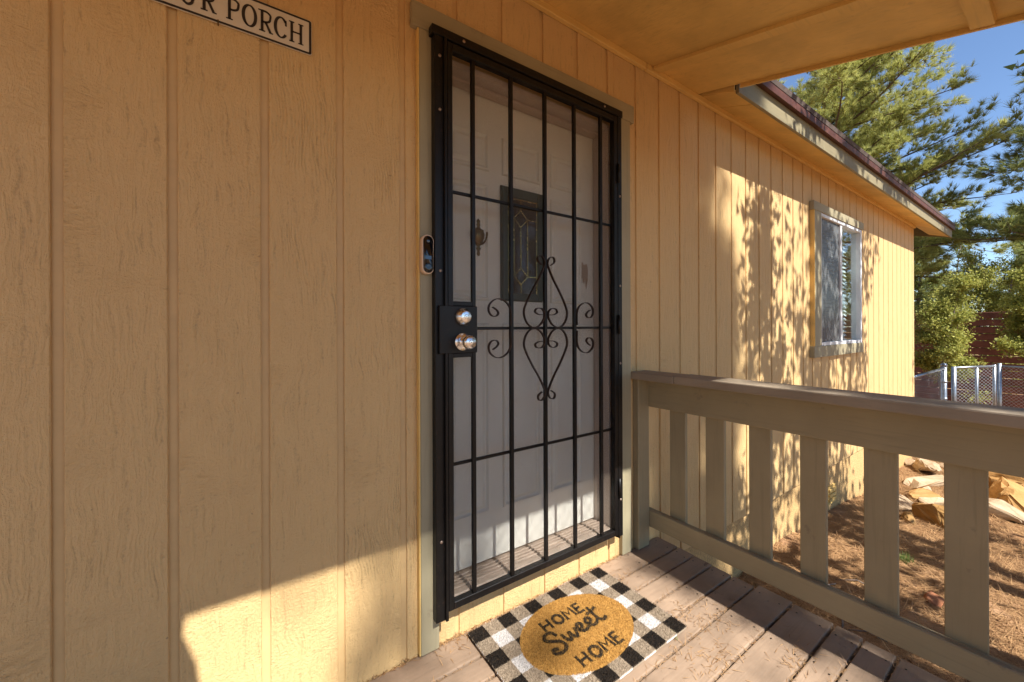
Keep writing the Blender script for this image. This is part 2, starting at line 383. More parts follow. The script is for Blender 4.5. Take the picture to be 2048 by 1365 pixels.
def plank(x0, x1, z0, z1):
    if x1-x0 < .012 or z1-z0 < .01: return
    c = Vector(((x0+x1)/2, 0, (z0+z1)/2)); hx, hz = (x1-x0)/2, (z1-z0)/2; b = .0022
    bm = bmesh.new()
    front = [bm.verts.new((sx*(hx-b), 0, sz*(hz-b*.5))) for sx, sz in ((-1, -1), (1, -1), (1, 1), (-1, 1))]
    mid = [bm.verts.new((sx*hx, b, sz*hz)) for sx, sz in ((-1, -1), (1, -1), (1, 1), (-1, 1))]
    back = [bm.verts.new((sx*hx, .0095, sz*hz)) for sx, sz in ((-1, -1), (1, -1), (1, 1), (-1, 1))]
    bm.faces.new(front)
    for i in range(4):
        j = (i+1) % 4
        bm.faces.new((front[i], front[j], mid[j], mid[i])); bm.faces.new((mid[i], mid[j], back[j], back[i]))
    finish(bm, 'siding_plank', 'siding', wall, c)
edges = [XL]+grooves+[XR]
for i in range(len(edges)-1):
    a, b = (edges[i]+(GW if i else 0)), edges[i+1]
    segs = [(a, b, -.17, 2.63)]
    for hx0, hx1, hz0, hz1 in ((.545, 1.56, .15, 2.24), (4.15, 5.41, .93, 2.20)):
        new = []
        for (p, q, z0, z1) in segs:
            if q <= hx0 or p >= hx1 or z1 <= hz0 or z0 >= hz1: new.append((p, q, z0, z1)); continue
            if p < hx0: new.append((p, hx0, z0, z1))
            if q > hx1: new.append((hx1, q, z0, z1))
            m0, m1 = max(p, hx0), min(q, hx1)
            new.append((m0, m1, z0, hz0)); new.append((m0, m1, hz1, z1))
        segs = new
    for s in segs: plank(*s)
box('end_wall', XR-.13, XR-.004, .14, 7.0, -.17, 2.60, 'siding', house, 0)
prism('gable', [(.13, 2.60), (7.0, 2.60), (3.55, 3.45)], 'x', XR-.13, XR-.006, 'siding', house)
box('rear_wall', XL, XR, 6.88, 7.01, -.17, 2.60, 'siding', house, 0)
box('foundation', XL, XR-.02, .022, 6.9, -1.6, -.173, 'stucco', house, 0)
vent = prism('foundation_vent', [(4.53, -.36), (4.76, -.36), (4.76, -.53), (4.53, -.53)], 'y', .010, .021, 'ceiling_trim', house)
for k in range(3): box('louvre', 4.55, 4.72, -.004+.0, .012, -.41-.045*k, -.385-.045*k, 'ceiling_trim', vent, .001)
# cornice, soffit, fascia, roof
for a, b in ((XL, 1.795), (1.799, 5.96), (5.963, XR+.004)): box('cornice_trim', a, b, -.024, -.0005, 2.537, 2.572, 'ceiling_trim', house, .003)
def slab(name, x0, x1, ya, za, yb, zb, th, mat, parent=house):
    n = Vector((0, -(zb-za), (yb-ya))).normalized()*th
    return prism(name, [(ya, za), (yb, zb), (yb+n.y, zb+n.z), (ya+n.y, za+n.z)], 'x', x0, x1, mat, parent)
sj = [2.33, 2.555, 5.02, 7.45, 8.86]
for a, b in zip(sj, sj[1:]): slab('soffit_panel', a+.003, b-.003, -.003, 2.575, -.222, 2.498, -.010, 'ceiling')
prism('soffit_return', [(-.002, 2.580), (-.220, 2.497), (-.222, 2.600), (-.002, 2.655)], 'x', 2.322, 2.331, 'ceiling', house)
for a, b in ((2.335, 3.62), (3.623, 6.60), (6.603, 8.88)): box('fascia', a, b, -.242, -.2225, 2.486, 2.602, 'fascia', house, .002)
for a, b in ((2.335, 3.35), (3.353, 5.56), (5.563, 7.35), (7.353, 8.90)): prism('drip_edge', [(-.244, 2.600), (-.272, 2.596), (-.274, 2.640), (-.244, 2.652)], 'x', a, b, 'rust_drip', house)
slab('main_roof', XL-.9, 8.91, -.268, 2.655, 3.55, 2.655+.25*3.818, .03, 'shingle')
slab('rear_roof', XL-.9, 8.91, 3.55, 2.655+.25*3.818, 7.4, 2.655, .03, 'shingle')
prism('rake_fascia', [(-.242, 2.49), (3.55, 3.44), (3.55, 3.60), (-.242, 2.648)], 'x', 8.861, 8.882, 'fascia', house)
# porch roof: sloping plywood ceiling in the same 3:12 pitch
def cz(y): return 2.578+.25*y
pr = slab('porch_roof', -3.9, 2.300, 0.0, cz(0)+.010, -1.46, cz(-1.46)+.010, -.055, 'shingle')
for a, b in ((-3.9, -.62), (-.62, 1.85), (1.85, 2.30)): slab('ceiling_panel', a, b-.002, -.001, cz(0)-.002, -1.44, cz(-1.44)-.002, -.011, 'ceiling')
slab('ceiling_batten', 1.846, 1.905, -.026, cz(-.026)-.0185, -1.10, cz(-1.10)-.0185, -.016, 'ceiling_trim')
slab('ceiling_batten', -.66, -.60, -.026, cz(-.026)-.0185, -1.10, cz(-1.10)-.0185, -.016, 'ceiling_trim')
slab('ceiling_batten', -3.8, 2.285, -1.105, cz(-1.105)-.0205, -1.165, cz(-1.165)-.0205, -.018, 'ceiling_trim')
slab('rake_edge', 2.2995, 2.312, -.26, cz(-.26)-.020, -1.46, cz(-1.46)-.020, -.085, 'ceiling_trim')
slab('rake_edge', 2.3125, 2.318, -.262, cz(-.262)+.004, -1.47, cz(-1.47)+.004, -.07, 'rust_drip')
box('porch_fascia', -3.9, 2.29, -1.462, -1.442, 2.140, 2.265, 'olive_x', house, .002)
for px_ in (-3.7, 1.83): box('porch_post', px_-.045, px_+.045, -1.44, -1.35, gz(px_, -1.4)-.1, 2.20, 'olive', house, .004) if px_ < 0 else box('porch_post', 1.935, 2.025, -1.438, -1.35, gz(1.98, -1.4)-.1, 2.20, 'olive', house, .004)
# unseen log added beside the camera; its outline shapes the sun patch's left edge
lv, lf = [], []
tube(lv, lf, [(-.33, -1.37, -.62), (-.335, -1.37, .3), (-.34, -1.372, 1.0), (-.335, -1.374, 1.7), (-.330, -1.375, 1.83), (-.330, -1.376, 1.90), (-.330, -1.376, 1.96), (-.33, -1.376, 2.0), (-.33, -1.378, 2.03), (-.33, -1.378, 2.06), (-.335, -1.38, 2.19)], [.26, .27, .28, .285, .268, .246, .224, .205, .212, .240, .255], 24)
# ------------------------------------------------------------------ door surround and entry door (parts of the house)
dtrim = box('door_trim', .5225, .5905, -.022, -.0005, .004, 2.2125, 'olive', house, .0015)
box('caulk_edge', .5165, .5220, -.021, -.0005, .006, 2.2125, 'ceiling_trim', house, .001)
box('door_trim', 1.588, 1.658, -.022, -.0005, .004, 2.2125, 'olive', house, .0015)
box('door_head_trim', .496, 1.688, -.024, -.0005, 2.2135, 2.300, 'olive_x', house, .0015)
box('door_jamb', .552, .574, -.020, .128, .155, 2.150, 'jamb', house, .0015)
box('door_jamb', 1.494, 1.530, -.020, .128, .155, 2.150, 'jamb', house, .0015)
box('door_jamb', .5745, 1.4935, -.020, .128, 2.126, 2.150, 'jamb', house, .0015)
box('door_stop', 1.484, 1.4937, .030, .072, .20, 2.118, 'jamb', house, .001)
box('door_stop', .575, 1.4937, .030, .072, 2.1135, 2.1257, 'jamb', house, .001)
box('door_stop', .5745, .584, .030, .072, .20, 2.1130, 'jamb', house, .001)
box('brick_mould', 1.5305, 1.587, -.020, -.001, .15, 2.150, 'jamb', house, .001)
box('brick_mould', .5910, .5955, -.020, -.001, .15, 2.150, 'jamb', house, .001)
th = box('threshold', .575, 1.493, -.030, .120, .150, .176, 'sill', house, .002)
for k in range(4): box('threshold_rib', .576, 1.492, -.002+.019*k, .006+.019*k, .1762, .1815, 'sill', th, .0012)
ed = box('entry_door', .576, 1.4925, .0765, .118, .186, 2.124, 'white_door', house, .002)
ed['label'] = 'off white panelled entry door with small leaded window'
def moulded(x0, x1, z0, z1):
    """a raised panel: groove frame plus bevelled field"""
    c = Vector(((x0+x1)/2, .0765, (z0+z1)/2)); bm = bmesh.new()
    rings = [(0, .0), (.004, -.009), (.011, -.010), (.018, -.002), (.023, -.0008), (.038, -.009)]
    prev = None
    for ins, y in rings:
        hx, hz = (x1-x0)/2-ins, (z1-z0)/2-ins
        cur = [bm.verts.new((sx*hx, y+.0002, sz*hz)) for sx, sz in ((-1, -1), (1, -1), (1, 1), (-1, 1))]
        if prev:
            for i in range(4): bm.faces.new((prev[i], prev[(i+1) % 4], cur[(i+1) % 4], cur[i]))
        prev = cur
    bm.faces.new(prev); finish(bm, 'raised_panel', 'white_door', ed, c-wloc(ed))
cx3 = ((.745, .915), (.985, 1.098), (1.170, 1.328))
cx3 = ((.665, .865), (.930, 1.140), (1.200, 1.400))
for (a, b) in cx3: moulded(a, b, 1.812, 1.972)
for (a, b) in (cx3[0], cx3[2]): moulded(a, b, 1.270, 1.760)
for (a, b) in cx3: moulded(a, b, .39, 1.19) if False else moulded(a, b, .385, 1.175)
# leaded window
X0, X1, Z0, Z1 = .920, 1.150, 1.272, 1.768
gf = prism('window_surround', [(X0, Z0), (X1, Z0), (X1, Z1), (X0, Z1)], 'y', .0690, .0760, 'green', ed, .002)
for a, b, c_, d_ in ((X0+.004, X0+.032, Z0+.004, Z1-.004), (X1-.036, X1-.004, Z0+.004, Z1-.004), (X0+.0325, X1-.0365, Z0+.004, Z0+.034), (X0+.0325, X1-.0365, Z1-.046, Z1-.004)):
    box('surround_moulding', a, b, .058, .0688, c_, d_, 'green', ed, .003)
gx0, gx1, gz0, gz1 = X0+.033, X1-.037, Z0+.035, Z1-.047
box('leaded_glass', gx0, gx1, .0645, .0680, gz0, gz1, 'lead_glass', ed, 0)
CV, CF = [], []
def came(pts):
    ribbon(CV, CF, [Vector(p) for p in pts], .0034, .0610, .0642, lambda u, v, d: (u, d, v))
mx = (gx0+gx1)/2-.012
d1, d2 = 1.634, 1.382; dw = .037; dh = .036
for cz_ in (d1, d2): came([(mx, cz_+dh), (mx+dw, cz_)]); came([(mx+dw, cz_), (mx, cz_-dh)]); came([(mx, cz_-dh), (mx-dw, cz_)]); came([(mx-dw, cz_), (mx, cz_+dh)])
came([(mx, d1-dh), (mx, d2+dh)]); came([(mx, d1+dh), (mx, gz1)]); came([(mx, d2-dh), (mx, gz0)])
for s in (-1, 1): came([(mx+s*dw, d1), (mx+s*dw, d2)])
came([(mx+dw, d1), (gx1, d1)]); came([(mx+dw, d2), (gx1, d2)]); came([(mx-dw, d1), (gx0, d1)]); came([(mx-dw, d2), (gx0, d2)])
came([(gx0+.002, gz0), (gx0+.002, gz1)]); came([(gx1-.004, gz0), (gx1-.004, gz1)]); came([(gx0, gz1-.004), (gx1, gz1-.004)])
quadmesh('brass_came', CV, CF, 'came', ed, -wloc(ed))
# knocker: urn with hanging ring
kc = Vector((.808, .073, 1.53))
kV, kF = [], []
def kl(prof, n=16):
    b = len(kV)
    for r, h in prof:
        for k in range(n):
            a = 2*math.pi*k/n; kV.append(Vector((kc.x+r*math.cos(a), kc.y-.004-.5*r*math.sin(a)-.004, kc.z+h)))
    for i in range(len(prof)-1):
        for k in range(n): kF.append((b+i*n+k, b+i*n+(k+1) % n, b+(i+1)*n+(k+1) % n, b+(i+1)*n+k))
    kF.append(tuple(range(b, b+n))[::-1]); kF.append(tuple(range(b+(len(prof)-1)*n, b+len(prof)*n)))
kl([(.004, -.078), (.008, -.070), (.005, -.058), (.012, -.048), (.006, -.040), (.018, -.026), (.027, -.004), (.029, .014), (.024, .022), (.026, .028), (.012, .034), (.006, .042), (.010, .050), (.006, .056), (.009, .064), (.003, .074)])
tube(kV, kF, [kc+Vector((.034*math.cos(a), -.020, .018+.050*math.sin(a)*(1 if math.sin(a) < 0 else .3))) for a in [math.pi*(.92+1.16*t/22) for t in range(23)]], .0042, 8)
quadmesh('door_knocker', kV, kF, 'brass', ed, -wloc(ed), True)
# worn patch left by an old stencil
stp = [(1.375, 1.475), (1.392, 1.482), (1.402, 1.468), (1.425, 1.474), (1.432, 1.445), (1.430, 1.395), (1.420, 1.345), (1.412, 1.400), (1.402, 1.372), (1.392, 1.405), (1.378, 1.375), (1.372, 1.430)]
prism('faded_stencil', [(x+.012, z) for x, z in stp], 'y', .0700, .0705, mat_simple('faded_tan_mark', (.40, .30, .22), .6), ed)

# ------------------------------------------------------------------ security door
SD = thing('security_door', 'black barred security screen door with scrolls over the white entry door', 'door', (1.06, -.05, .146))
def sbox(n, *a, **k): return box(n, *a, k.get('mat', 'black'), SD, k.get('bevel', .0015))
fr = sbox('outer_jamb', .566, .608, -.052, -.0225, .118, 2.190); sbox('outer_jamb', 1.512, 1.556, -.052, -.0225, .130, 2.190)
sbox('outer_header', .556, 1.560, -.056, -.0245, 2.1905, 2.2225)
sbox('jamb_lip', .598, .608, -.066, -.0525, .120, 2.186); sbox('jamb_lip', 1.512, 1.520, -.066, -.0525, .132, 2.186)
sbox('stile', .6095, .630, -.064, -.036, .150, 2.176); sbox('stile', 1.487, 1.5105, -.064, -.036, .150, 2.176)
sbox('top_rail', .6305, 1.4865, -.064, -.036, 2.150, 2.176); sbox('bottom_rail', .6305, 1.4865, -.064, -.036, .150, .176)
for x in (.717, .889, 1.063, 1.232, 1.402): sbox('vertical_bar', x-.0075, x+.0075, -.060, -.045, .1765, 2.1495)
for z in (1.652, 1.155, .661): sbox('horizontal_bar', .6305, 1.4865, -.0445, -.0345, z-.0055, z+.0055)
for z in (1.245, 1.058): sbox('lock_rail', .6305, .7093, -.060, -.040, z-.008, z+.008)
lp = sbox('lock_plate', .576, .7270, -.0665, -.0305, 1.066, 1.2365, bevel=.002)
sc = box('screen_mesh', .6305, 1.4865, -.0335, -.0330, .1765, 2.1495, 'screen', SD, 0)
for z in (2.12, 1.93, 1.36, .40): lathe('screw', [(.0058, 0), (.0058, .002), (.003, .0036)], 'screw', SD, (.586, -.052, z), n=12)
for z in (1.80, 1.36, .98, .31): lathe('screw', [(.0058, 0), (.0058, .002), (.003, .0036)], 'screw', SD, (1.540, -.052, z), n=12)
for x in (.68, 1.43): lathe('screw', [(.0058, 0), (.0058, .002), (.003, .0036)], 'screw', SD, (x, -.056, 2.206), n=12)
for z in (1.90, 1.17, .38):
    hv, hf = [], []; tube(hv, hf, [(1.5115, -.070, z-.045), (1.5115, -.070, z+.045)], .0062, 12); quadmesh('hinge', hv, hf, 'black', SD, -wloc(SD), True)
S = [(.0274, .2659), (.047, .2804), (.0429, .2993), (.0234, .2985), (.0109, .2788), (.0135, .2579), (.041, .2067), (.0762, .1548), (.1086, .0989), (.1194, .0663), (.1119, .0334), (.0899, .0088), (.0612, .0029), (.0331, .0158), (.0139, .0434), (.014, .0672), (.030, .0819), (.0545, .0803), (.0615, .0664), (.0431, .0565), (.0195, .0551)]
S2 = [(-.0055, .0119), (-.0057, .0664), (-.0205, .0956), (-.0481, .1119), (-.0769, .1118), (-.1023, .0932), (-.108, .0692), (-.0969, .0503), (-.0771, .0457), (-.0645, .057), (-.0713, .070), (-.0895, .0811)]
def scroll(pts, ox, oz, sx, sz):
    V, F = [], []
    path = catmull([Vector((ox+sx*p[0], oz+sz*p[1])) for p in pts], 6)
    ribbon(V, F, path, .0032, -.0660, -.0540, lambda u, v, d: (u, d, v))
    quadmesh('scroll', V, F, 'rusty', SD, -wloc(SD))
for sx in (-1, 1):
    for sz in (-1, 1):
        scroll([(p[0]-.002, p[1]) for p in S], 1.063, 1.155, sx, sz)
        scroll(S2, .887 if sx > 0 else 1.234, 1.155, sx, sz)
def lockset(z, knob):
    c = (.667 if not knob else .664, -.0665, z)
    if knob:
        prof = [(.032, 0), (.033, .003), (.031, .008), (.020, .013), (.012, .018), (.0115, .032), (.017, .038), (.0235, .046), (.0255, .054), (.0235, .062), (.0205, .0655), (.0195, .0668)]
    else:
        prof = [(.032, 0), (.033, .003), (.0315, .008), (.0265, .017), (.0225, .023), (.0205, .0262), (.0185, .0272)]
    o = lathe('door_knob' if knob else 'deadbolt', prof, 'nickel', SD, c)
    top = prof[-1][1]
    lathe('key_cylinder', [(.0085, 0), (.0085, .0016), (.0065, .002)], 'nickel', o, (c[0], c[1]-top, c[2]), n=18)
    V = [(-.0012, -.0001, -.005), (.0012, -.0001, -.005), (.0012, -.0001, .005), (-.0012, -.0001, .005)]
    lathe('key_slot', [(.0022, 0), (.0020, .0008)], 'keyway', o, (c[0], c[1]-top-.002, c[2]), n=8)
lockset(1.197, False); lockset(1.107, True)

# ------------------------------------------------------------------ doorbell and sign
db = thing('doorbell', 'beige pill shaped video doorbell with glossy black face on the trim', 'doorbell', (.541, -.022, 1.345))
def capsule(name, hw, hh, y0, y1, mat, parent, c, bev):
    bm = bmesh.new(); pts = []
    for k in range(40):
        a = 2*math.pi*k/40; s = hh-hw; pts.append((hw*math.cos(a), hw*math.sin(a)+(s if math.sin(a) >= 0 else -s)))
    A = [bm.verts.new((p[0], y1-y0, p[1])) for p in pts]; B = [bm.verts.new((p[0], 0, p[1])) for p in pts]
    f = bm.faces.new(B); bm.faces.new(A[::-1])
    for i in range(40): bm.faces.new((A[i], A[(i+1) % 40], B[(i+1) % 40], B[i]))
    bmesh.ops.bevel(bm, geom=list(f.edges), offset=bev, segments=4, affect='EDGES', profile=.6)
    return finish(bm, name, mat, parent, Vector((c[0], y0, c[1]))-wloc(parent), True)
capsule('housing', .0215, .0685, -.0475, -.0225, 'beige', db, (.541, 1.4135), .004)
fp = capsule('face_plate', .0178, .0640, -.0505, -.0478, 'gloss_black', db, (.5415, 1.4135), .001)
lathe('lens', [(.0075, 0), (.0070, .0012), (.004, .0022)], 'lens', db, (.5415, -.0506, 1.460))
lathe('press_button', [(.0135, 0), (.0135, .0010), (.0120, .0018), (.0060, .0012)], 'gloss_black', db, (.5415, -.0506, 1.370))
box('sensor_window', .530, .553, -.0516, -.0506, 1.396, 1.409, 'lens', db, .0004)

sg = thing('porch_sign', 'long cream metal sign with dark border reading OUR PORCH on the siding', 'sign', (-.1, 0, 1.989))
SX0, SX1, SZ0, SZ1 = -.42, .185, 1.989, 2.094
def rrect(x0, x1, z0, z1, r, n=6):
    P = []
    for cx, cz_, a0 in ((x1-r, z0+r, -90), (x1-r, z1-r, 0), (x0+r, z1-r, 90), (x0+r, z0+r, 180)):
        for k in range(n+1):
            a = math.radians(a0+90*k/n); P.append((cx+r*math.cos(a), cz_+r*math.sin(a)))
    return P
prism('plate', rrect(SX0, SX1, SZ0, SZ1, .006), 'y', -.0060, -.0035, 'sign', sg)
outer = rrect(SX0+.001, SX1-.001, SZ0+.0015, SZ1-.001, .006); inner = rrect(SX0+.007, SX1-.0075, SZ0+.0075, SZ1-.007, .002)
bV = [(x, -.0066, z) for x, z in outer]+[(x, -.0066, z) for x, z in inner]; nb = len(outer)
quadmesh('border', bV, [(i, (i+1) % nb, nb+(i+1) % nb, nb+i) for i in range(nb)], 'ink', sg, -wloc(sg))
LV, LF = [], []
def stroke(pts, w, x, wd=1.0, curve=False):
    P = [Vector((x+p[0]*wd, 2.0105+p[1])) for p in pts]
    if curve: P = catmull([(p.x, p.y) for p in P], 6)
    ribbon(LV, LF, [Vector((p[0], p[1])) for p in P], w, -.0074, -.0062, lambda u, v, d: (u, d, v))
Hh = .0605
def stem(x, u): stroke([(u, 0), (u, Hh)], .0068, x)
def serif(x, u, v, l=.0075): stroke([(u-l, v), (u+l, v)], .0030, x)
def oval(x, cx, rx, a0=0, a1=360, w=None):
    P = [Vector((x+cx+rx*math.sin(math.radians(a)), 2.0105+Hh/2+(Hh/2-.001)*math.cos(math.radians(a)))) for a in np.linspace(a0, a1, 40)]
    ribbon(LV, LF, P, w or (lambda t: .0038+.0040*abs(math.sin(math.radians(a0+(a1-a0)*t)))), -.0074, -.0062, lambda u, v, d: (u, d, v))
def L_O(x): oval(x, .0165, .0145)
def L_U(x):
    stroke([(.006, Hh), (.006, .018), (.0085, .0065), (.0165, .001), (.0245, .0065), (.027, .018), (.027, Hh)], .0058, x, 1, True); serif(x, .006, Hh-.0015, .006); serif(x, .027, Hh-.0015, .006)
def L_P(x, leg=False):
    stem(x, .007); serif(x, .007, .0015); serif(x, .003, Hh-.0015, .005)
    stroke([(.006, Hh-.0018), (.018, Hh-.002), (.0265, Hh-.008), (.0275, .046), (.025, .034), (.016, .0285), (.006, .0285)], .0052, x, 1, True)
    if leg: stroke([(.0155, .0285), (.0275, .002)], .0062, x); serif(x, .029, .0015, .0048)
def L_C(x): oval(x, .0175, .0145, 52, -232); stroke([(.0295, Hh-.006), (.0300, Hh-.022)], .0044, x)
def L_H(x):
    for u in (.007, .031): stem(x, u); serif(x, u, .0015, .0068); serif(x, u, Hh-.0015, .0068)
    stroke([(.007, .031), (.031, .031)], .0040, x)
for fn, x in ((L_O, -.163), (L_U, -.125), (lambda x: L_P(x, True), -.081), (L_P, -.026), (L_O, .0105), (lambda x: L_P(x, True), .050), (L_C, .0865), (L_H, .1245)): fn(x)
quadmesh('lettering', LV, LF, 'ink', sg, -wloc(sg))
nv, nf = [], []; tube(nv, nf, [(-.044, -.001, 1.986), (-.044, -.009, 1.986), (-.044, -.010, 1.996)], .0016, 8); quadmesh('nail', nv, nf, 'brass', sg, -wloc(sg))

# ------------------------------------------------------------------ window (part of the house)
WX0, WX1, WZ0, WZ1 = 4.252, 5.400, .982, 2.168
win = prism('window', [(WX0, WZ0), (WX1, WZ0), (WX1, WZ0+.03), (WX0, WZ0+.03)], 'y', -.030, .05, 'aluminium', house, .002)
def wb(n, *a, m='aluminium', bv=.002): return box(n, *a, m, win, bv)
wb('window_frame', WX0, WX0+.026, -.030, .05, WZ0+.0305, WZ1-.0305); wb('window_frame', WX1-.026, WX1, -.030, .05, WZ0+.0305, WZ1-.0305); wb('window_frame', WX0, WX1, -.030, .05, WZ1-.030, WZ1)
MX = 4.815
wb('sash_stile', MX-.022, MX+.022, -.022, .028, WZ0+.031, WZ1-.031)
wb('pane', WX0+.027, MX-.023, -.010, -.006, WZ0+.031, WZ1-.031, m='insect', bv=0); wb('pane', MX+.023, WX1-.027, .010, .014, WZ0+.031, WZ1-.031, m='glass', bv=0)
k = 0; z = WZ0+.045
while z < WZ1-.06:
    bm = bmesh.new(); vs_ = bm_box(bm, -.545, .505, -.0225, .0225, -.0011, .0011)
    bmesh.ops.rotate(bm, verts=bm.verts, cent=(0, 0, 0), matrix=Matrix.Rotation(math.radians(58+R0.uniform(-3, 3)), 3, 'X'))
    finish(bm, 'blind_slat', 'blind', win, Vector(((WX0+WX1)/2, .090, z))-wloc(win)); z += .042
for x in (4.45, 5.12): wb('blind_cord', x-.002, x+.002, .062, .065, WZ0+.03, WZ1-.03, m='blind', bv=0)
box('room_back', 4.0, 5.7, .60, .62, .6, 2.5, 'interior', house, 0)
box('window_sill_trim', 4.076, 5.425, -.038, -.0005, .882, .9815, 'olive_x', house, .002); box('window_head_trim', 4.076, 5.445, -.038, -.0005, 2.1690, 2.245, 'olive_x', house, .002)
box('window_side_trim', 4.098, 4.2515, -.036, -.0005, .982, 2.1685, 'olive', house, .002); box('caulk_edge', 4.090, 4.0975, -.036, -.0005, .982, 2.1685, 'ceiling_trim', house, .001)
box('window_side_trim', 5.4005, 5.420, -.028, -.0005, .982, 2.1685, 'aluminium', house, .002)

# ------------------------------------------------------------------ deck, railing
deck = thing('porch_deck', 'worn brown painted plank deck in front of the door', 'deck', (0, -.75, -.04))
ys = [-.006, -.133]; gaps = []
y = -.006
for w, e in ((.127, 1.897), (.0885, 1.896), (.0885, 1.890), (.0905, 1.884), (.0925, 1.886), (.136, 1.910), (.137, 1.903), (.082, 1.903), (.089, 1.894), (.118, 1.896), (.136, 1.89), (.136, 1.90), (.1365, 1.895)):
    cuts = [-2.6, e]
    for a, b in zip(cuts, cuts[1:]):
        o = box('deck_board', a, b, y-w+.0042, y, -.038, R0.uniform(-.0015, .001), 'deck', deck, .0045, 2)
        o.rotation_euler = (0, 0, R0.uniform(-.0006, .0006))
    y -= w+.0048
nm = None
for o in [c_ for c_ in deck.children if c_.name.startswith('deck_board')]:
    wc = wloc(o); hw = o.dimensions.y/2
    for sx_ in (1.845, 1.62):
        for sy_ in (-.6, .6):
            q_ = lathe('nail_head', [(.0034, 0), (.0030, .0006)], 'keyway', deck, (sx_+R0.uniform(-.012, .012), wc.y+sy_*hw, .0012), (0, 0, 1), 8) if nm is None else link('nail_head', nm, None, deck, Vector((sx_+R0.uniform(-.012, .012), wc.y+sy_*hw, .0012))-wloc(deck))
            nm = q_.data
for xj in (-1.8, -.6, .6, 1.62): box('joist', xj-.019, xj+.019, -1.49, -.01, -.19, -.040, 'deck', deck, .002)
box('rim_joist', -2.6, 1.80, -1.535, -1.495, -.19, -.040, 'deck', deck, .002)
for xj in (-2.4, 1.56): box('pier_post', xj, xj+.09, -1.45, -1.36, gz(xj, -1.4)-.2, -.192, 'deck', deck, .002)
tag(quadmesh('shadow_log', lv, lf, 'bark', None, (0, 0, 0), True), 'thick brown log added out of view beside the camera to shadow the siding', 'post')  # added out of view, only for the shadow it casts on the wall
RL = thing('porch_railing', 'olive painted wooden porch railing with wide flat pickets', 'railing', (1.80, -.7, 0))
box('wall_post', 1.6965, 1.7855, -.037, -.001, .002, .889, 'rail_z', RL, .003)
box('end_post', 1.735, 1.8235, -1.520, -1.432, .002, .889, 'rail_z', RL, .003)
box('cap', 1.660, 1.806, -.258, -.002, .8895, .9255, 'cap', RL, .005, 2); box('cap', 1.663, 1.808, -1.56, -.2595, .8900, .9275, 'cap', RL, .005, 2)
box('top_rail', 1.7862, 1.8240, -1.430, -.003, .7350, .8893, 'rail', RL, .004, 2)
box('bottom_rail', 1.7862, 1.8050, -1.430, -.003, .0980, .1865, 'rail', RL, .003); box('bottom_rail', 1.8065, 1.8240, -1.430, -.003, .1000, .1850, 'rail', RL, .003)
for y0, y1 in ((-.219, -.133), (-.410, -.322), (-.602, -.516), (-.791, -.706), (-.988, -.900), (-1.183, -1.094), (-1.375, -1.288)): box('picket', 1.8243, 1.8440, y0, y1, .1000, .8850, 'rail_z', RL, .002)

# ------------------------------------------------------------------ door mat
DM = thing('door_mat', 'black, white and tan checked coir mat reading HOME Sweet HOME', 'door mat', (1.0525, -.254, .0015))
mc = wloc(DM)
mm = box('mat_base', .7005, 1.4045, -.480, -.028, .0016, .0120, 'coir', DM, .002); mm.location.z = .0068
for v in mm.data.vertices: pass
rr = np.random.RandomState(5); N = 52000
P = np.stack([rr.uniform(-.3535, .3535, N), rr.uniform(-.2275, .2275, N), np.full(N, .005)], 1)
a = rr.uniform(0, 2*np.pi, N); tl = rr.uniform(0, .55, N); L = rr.uniform(.004, .0085, N); w = .00075
tip = P+np.stack([np.cos(a)*np.sin(tl)*L, np.sin(a)*np.sin(tl)*L, np.cos(tl)*L], 1)
sd = np.stack([-np.sin(a)*w, np.cos(a)*w, 0*a], 1)
VV = np.stack([P-sd, P+sd, tip], 1).reshape(-1, 3)
def tri_mesh(name, VV, mat, parent=None, loc=(0, 0, 0)):
    n = len(VV)//3; me = bpy.data.meshes.new(name)
    me.vertices.add(len(VV)); me.vertices.foreach_set('co', VV.astype(np.float32).ravel())
    me.loops.add(len(VV)); me.loops.foreach_set('vertex_index', np.arange(len(VV), dtype=np.int32))
    me.polygons.add(n); me.polygons.foreach_set('loop_start', np.arange(0, 3*n, 3, dtype=np.int32)); me.polygons.foreach_set('loop_total', np.full(n, 3, dtype=np.int32))
    me.update(); me.validate()
    return link(name, me, mat, parent, loc)
tag(tri_mesh('coir_pile', VV, 'coir', DM, (0, 0, .0068)), kind='stuff')
TV, TF = [], []
def mstroke(pts, w=.0085, curve=False):
    Q = [(p[0], p[1]) for p in pts]
    Q = catmull(Q, 7) if curve else [Vector(q) for q in Q]
    ribbon(TV, TF, [Vector((q[0], q[1])) for q in Q], w, .0122, .0170, lambda u, v, d: (u, v, d))
def caps(x, y, h=.047):
    g = .052
    mstroke([(x, y), (x+.001, y+h)]); mstroke([(x+.034, y+.001), (x+.036, y+h)]); mstroke([(x, y+h*.48), (x+.035, y+h*.53)])
    x += g+.004; mstroke([(x+.020+.020*math.cos(t), y+h*.5+h*.48*math.sin(t)) for t in np.linspace(.4, 6.7, 24)])
    x += g+.002; mstroke([(x, y), (x+.004, y+h), (x+.022, y+h*.40), (x+.040, y+h), (x+.045, y)])
    x += g+.008; mstroke([(x, y), (x+.001, y+h)]); mstroke([(x, y+h), (x+.027, y+h+.001)]); mstroke([(x, y+h*.52), (x+.022, y+h*.54)]); mstroke([(x, y), (x+.028, y+.001)])
caps(-.106, .058); caps(-.098, -.133)
sy = -.055
